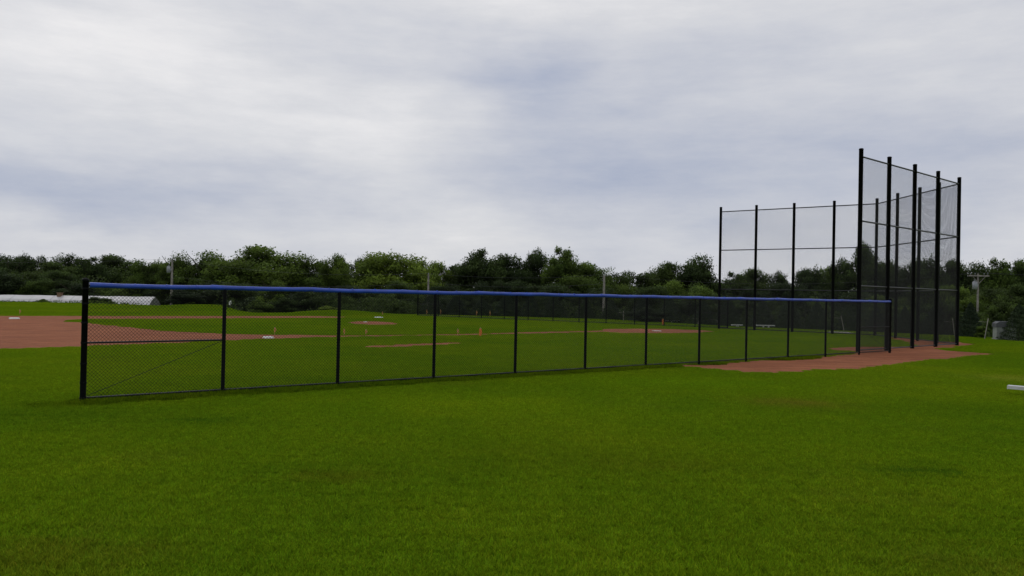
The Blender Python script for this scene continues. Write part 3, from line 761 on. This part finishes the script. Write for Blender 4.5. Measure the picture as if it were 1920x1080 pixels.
# ------------------------------------------------------------------ cabinet
def cabinet():
    p = G(1883, 637.5); o = empty('utility_cabinet', (p.x, p.y, 0), -.25); tag(o, 'grey green utility cabinet with a dark domed lid beside the right edge evergreen', 'cabinet')
    w, dd, h = .56, .4, .84
    MB().box(-w, w, -dd, dd, .08, h).build('body', M['boxbody'], o)
    MB().box(-w-.05, w+.05, -dd-.05, dd+.05, 0, .08).build('plinth', M['conc'], o)
    mb = MB(); prof = [(-w-.04, h), (-w-.04, h+.24), (-w*.72, h+.38), (w*.72, h+.38), (w+.04, h+.24), (w+.04, h)]
    n = len(prof); mb.v = [(x, -dd-.04, z) for x, z in prof]+[(x, dd+.04, z) for x, z in prof]
    mb.f = [list(range(n)), list(range(2*n-1, n-1, -1))]+[[i, i+n, (i+1) % n+n, (i+1) % n] for i in range(n)]
    mb.build('lid', M['boxlid'], o)
    dr = MB().box(-w+.08, w-.08, -dd-.012, -dd-.002, .16, h-.06).build('door', M['boxbody'], o)
    MB().box(w-.22, w-.18, -dd-.04, -dd-.012, .42, .56).build('handle', M['grey'], dr)
cabinet()
# ------------------------------------------------------------------ benches
def bench(px, py, d, ang, L, h, label, w=.26, name='bench', legs=(0.55,)):
    p = D(px, py, d); o = empty(name, (p.x, p.y, 0), ang); tag(o, label, 'bench', 'white aluminium benches')
    mb = MB().box(0, L, -w/2, w/2, h-.035, h)
    mb.box(0, L, -w/2, -w/2+.02, h-.085, h-.036); mb.box(0, L, w/2-.02, w/2, h-.085, h-.036); mb.build('seat', M['alu'], o)
    MB().box(-.012, -.001, -w/2-.004, w/2+.004, h-.09, h+.003).build('end_cap', M['white'], o)
    for lx in legs+(L-.5,):
        MB().box(lx-.03, lx+.03, -.11, -.05, 0, h-.09).box(lx-.03, lx+.03, .05, .11, 0, h-.09).box(lx-.03, lx+.03, -.2, .2, 0.001, .04).build('leg', M['alu'], o)
    return o
bench(1891, 727.5, 20.6, -.72, 3.6, .26, 'white aluminium bench end cut off by the right edge of the photo', .25, legs=(.62,))
bench(1419, 614, 66, .05, 1.5, .24, 'low white bench beyond the far fence, right of the backstop left end post')
bench(1372, 612, 66.5, .05, .9, .22, 'short white bench just right of the backstop left end post')
bench(1248, 609, 76, .05, 1.6, .20, 'low white bench beyond the far fence near the orange stake')
def sign():
    p = D(432, 567, 97); z = tzf(p.x, p.y); o = empty('small_sign', (p.x, p.y, z)); tag(o, 'tiny white sign on a post just right of the second fence post', 'sign')
    h = p.z-z
    MB().box(-.03, .03, -.03, .03, -.1, h-.15).build('post', M['wood'], o); MB().box(-.16, .16, -.06, -.035, h-.3, h+.2).build('panel', M['white'], o)
sign()
# ------------------------------------------------------------------ sky and light
def world():
    w = bpy.data.worlds.new('World'); S.world = w; w.use_nodes = True; nt = w.node_tree
    for n in list(nt.nodes): nt.nodes.remove(n)
    L = nt.links.new
    def m(op, a, b=None, c=None):
        n = nt.nodes.new('ShaderNodeMath'); n.operation = op
        for i, v in enumerate((a, b, c)):
            if v is None: continue
            if isinstance(v, (int, float)): n.inputs[i].default_value = v
            else: L(v, n.inputs[i])
        return n.outputs[0]
    tc = nt.nodes.new('ShaderNodeTexCoord'); sp = nt.nodes.new('ShaderNodeSeparateXYZ'); L(tc.outputs['Generated'], sp.inputs[0])
    x, y, z = sp.outputs
    az = m('ARCTAN2', x, y); el = m('ARCSINE', z)
    mp = nt.nodes.new('ShaderNodeMapping'); mp.inputs['Scale'].default_value = (1, 1, 2.6); L(tc.outputs['Generated'], mp.inputs[0])
    def nz(scale, det, off, rough=.55):
        q = nt.nodes.new('ShaderNodeMapping'); q.inputs['Location'].default_value = (off, off*.7, -off); L(mp.outputs[0], q.inputs[0])
        return noise(nt, q.outputs[0], scale, det, rough)
    wa = m('MULTIPLY', m('SUBTRACT', nz(2.6, 5, 3.1), .5), .34); we = m('MULTIPLY', m('SUBTRACT', nz(3.0, 5, 7.7), .5), .16)
    A = m('ADD', az, wa); E = m('ADD', el, we)
    V = None
    for px, py, sx, sy, amp in BLOBS:
        a0 = math.atan((px-960)/F); e0 = (552+.02*(px-960)-py)/F
        dx = m('DIVIDE', m('SUBTRACT', A, a0), sx/F); dy = m('DIVIDE', m('SUBTRACT', E, e0), sy/F)
        g = m('MULTIPLY', m('EXPONENT', m('MULTIPLY', m('ADD', m('MULTIPLY', dx, dx), m('MULTIPLY', dy, dy)), -1)), amp)
        V = g if V is None else m('ADD', V, g)
    V = m('ADD', V, BASE)
    V = m('ADD', V, m('MULTIPLY', m('SUBTRACT', nz(3.2, 7, 1.3, .5), .5), .42))
    V = m('ADD', V, m('MULTIPLY', m('SUBTRACT', nz(11, 7, 5.3, .62), .5), .24))
    st = nt.nodes.new('ShaderNodeMapping'); st.inputs['Rotation'].default_value = (0, math.radians(14), 0); st.inputs['Scale'].default_value = (2.2, 2.2, 13); L(tc.outputs['Generated'], st.inputs[0])
    V = m('ADD', V, m('MULTIPLY', m('SUBTRACT', noise(nt, st.outputs[0], 1.7, 8, .66), .5), .46))
    col = ramp(nt, V, [(0, (.300, .355, .510)), (.25, (.405, .450, .575)), (.5, (.560, .582, .655)), (.75, (.710, .715, .745)), (1, (.90, .885, .885))])
    sky = nt.nodes.new('ShaderNodeTexSky'); sky.sky_type = 'NISHITA'; sky.sun_disc = False
    sky.sun_elevation = math.radians(SUN_EL); sky.sun_rotation = math.radians(SUN_AZ)
    b1 = nt.nodes.new('ShaderNodeBackground'); L(sky.outputs[0], b1.inputs[0]); b1.inputs[1].default_value = .06
    b2 = nt.nodes.new('ShaderNodeBackground'); L(col, b2.inputs[0]); b2.inputs[1].default_value = 1.0
    mx = nt.nodes.new('ShaderNodeMixShader'); mx.inputs[0].default_value = .93
    L(b1.outputs[0], mx.inputs[1]); L(b2.outputs[0], mx.inputs[2])
    o = nt.nodes.new('ShaderNodeOutputWorld'); L(mx.outputs[0], o.inputs[0])
SUN_EL = 52; SUN_AZ = -35
BASE = .625
BLOBS = [(200, 130, 380, 150, .20), (490, 8, 130, 30, .35), (620, 270, 260, 100, .18), (800, 410, 260, 45, .22), (40, 462, 240, 26, .16), (900, 40, 300, 70, .12), (1450, 30, 500, 60, .10),
         (150, 385, 420, 48, -.25), (520, 350, 200, 40, -.16), (930, 190, 130, 80, -.26), (1120, 320, 260, 90, -.22), (1560, 290, 230, 60, -.18), (1330, 400, 320, 60, -.08), (1800, 400, 220, 80, -.12), (1350, 160, 260, 60, -.06), (1650, 120, 300, 50, .08)]
world()
sl = bpy.data.lights.new('sun', 'SUN'); so = bpy.data.objects.new('sun', sl); C.objects.link(so)
sl.energy = .55; sl.angle = math.radians(25); sl.color = (1, .97, .92)
e, a = math.radians(SUN_EL), math.radians(SUN_AZ)
dirv = Vector((math.sin(a)*math.cos(e), math.cos(a)*math.cos(e), math.sin(e)))   # toward the sun
so.rotation_euler = dirv.to_track_quat('Z', 'Y').to_euler()
S.view_settings.view_transform = 'Standard'; S.view_settings.look = 'None'; S.view_settings.exposure = 0
S.render.engine = 'CYCLES'
S.cycles.max_bounces = 5; S.cycles.diffuse_bounces = 3; S.cycles.transparent_max_bounces = 8
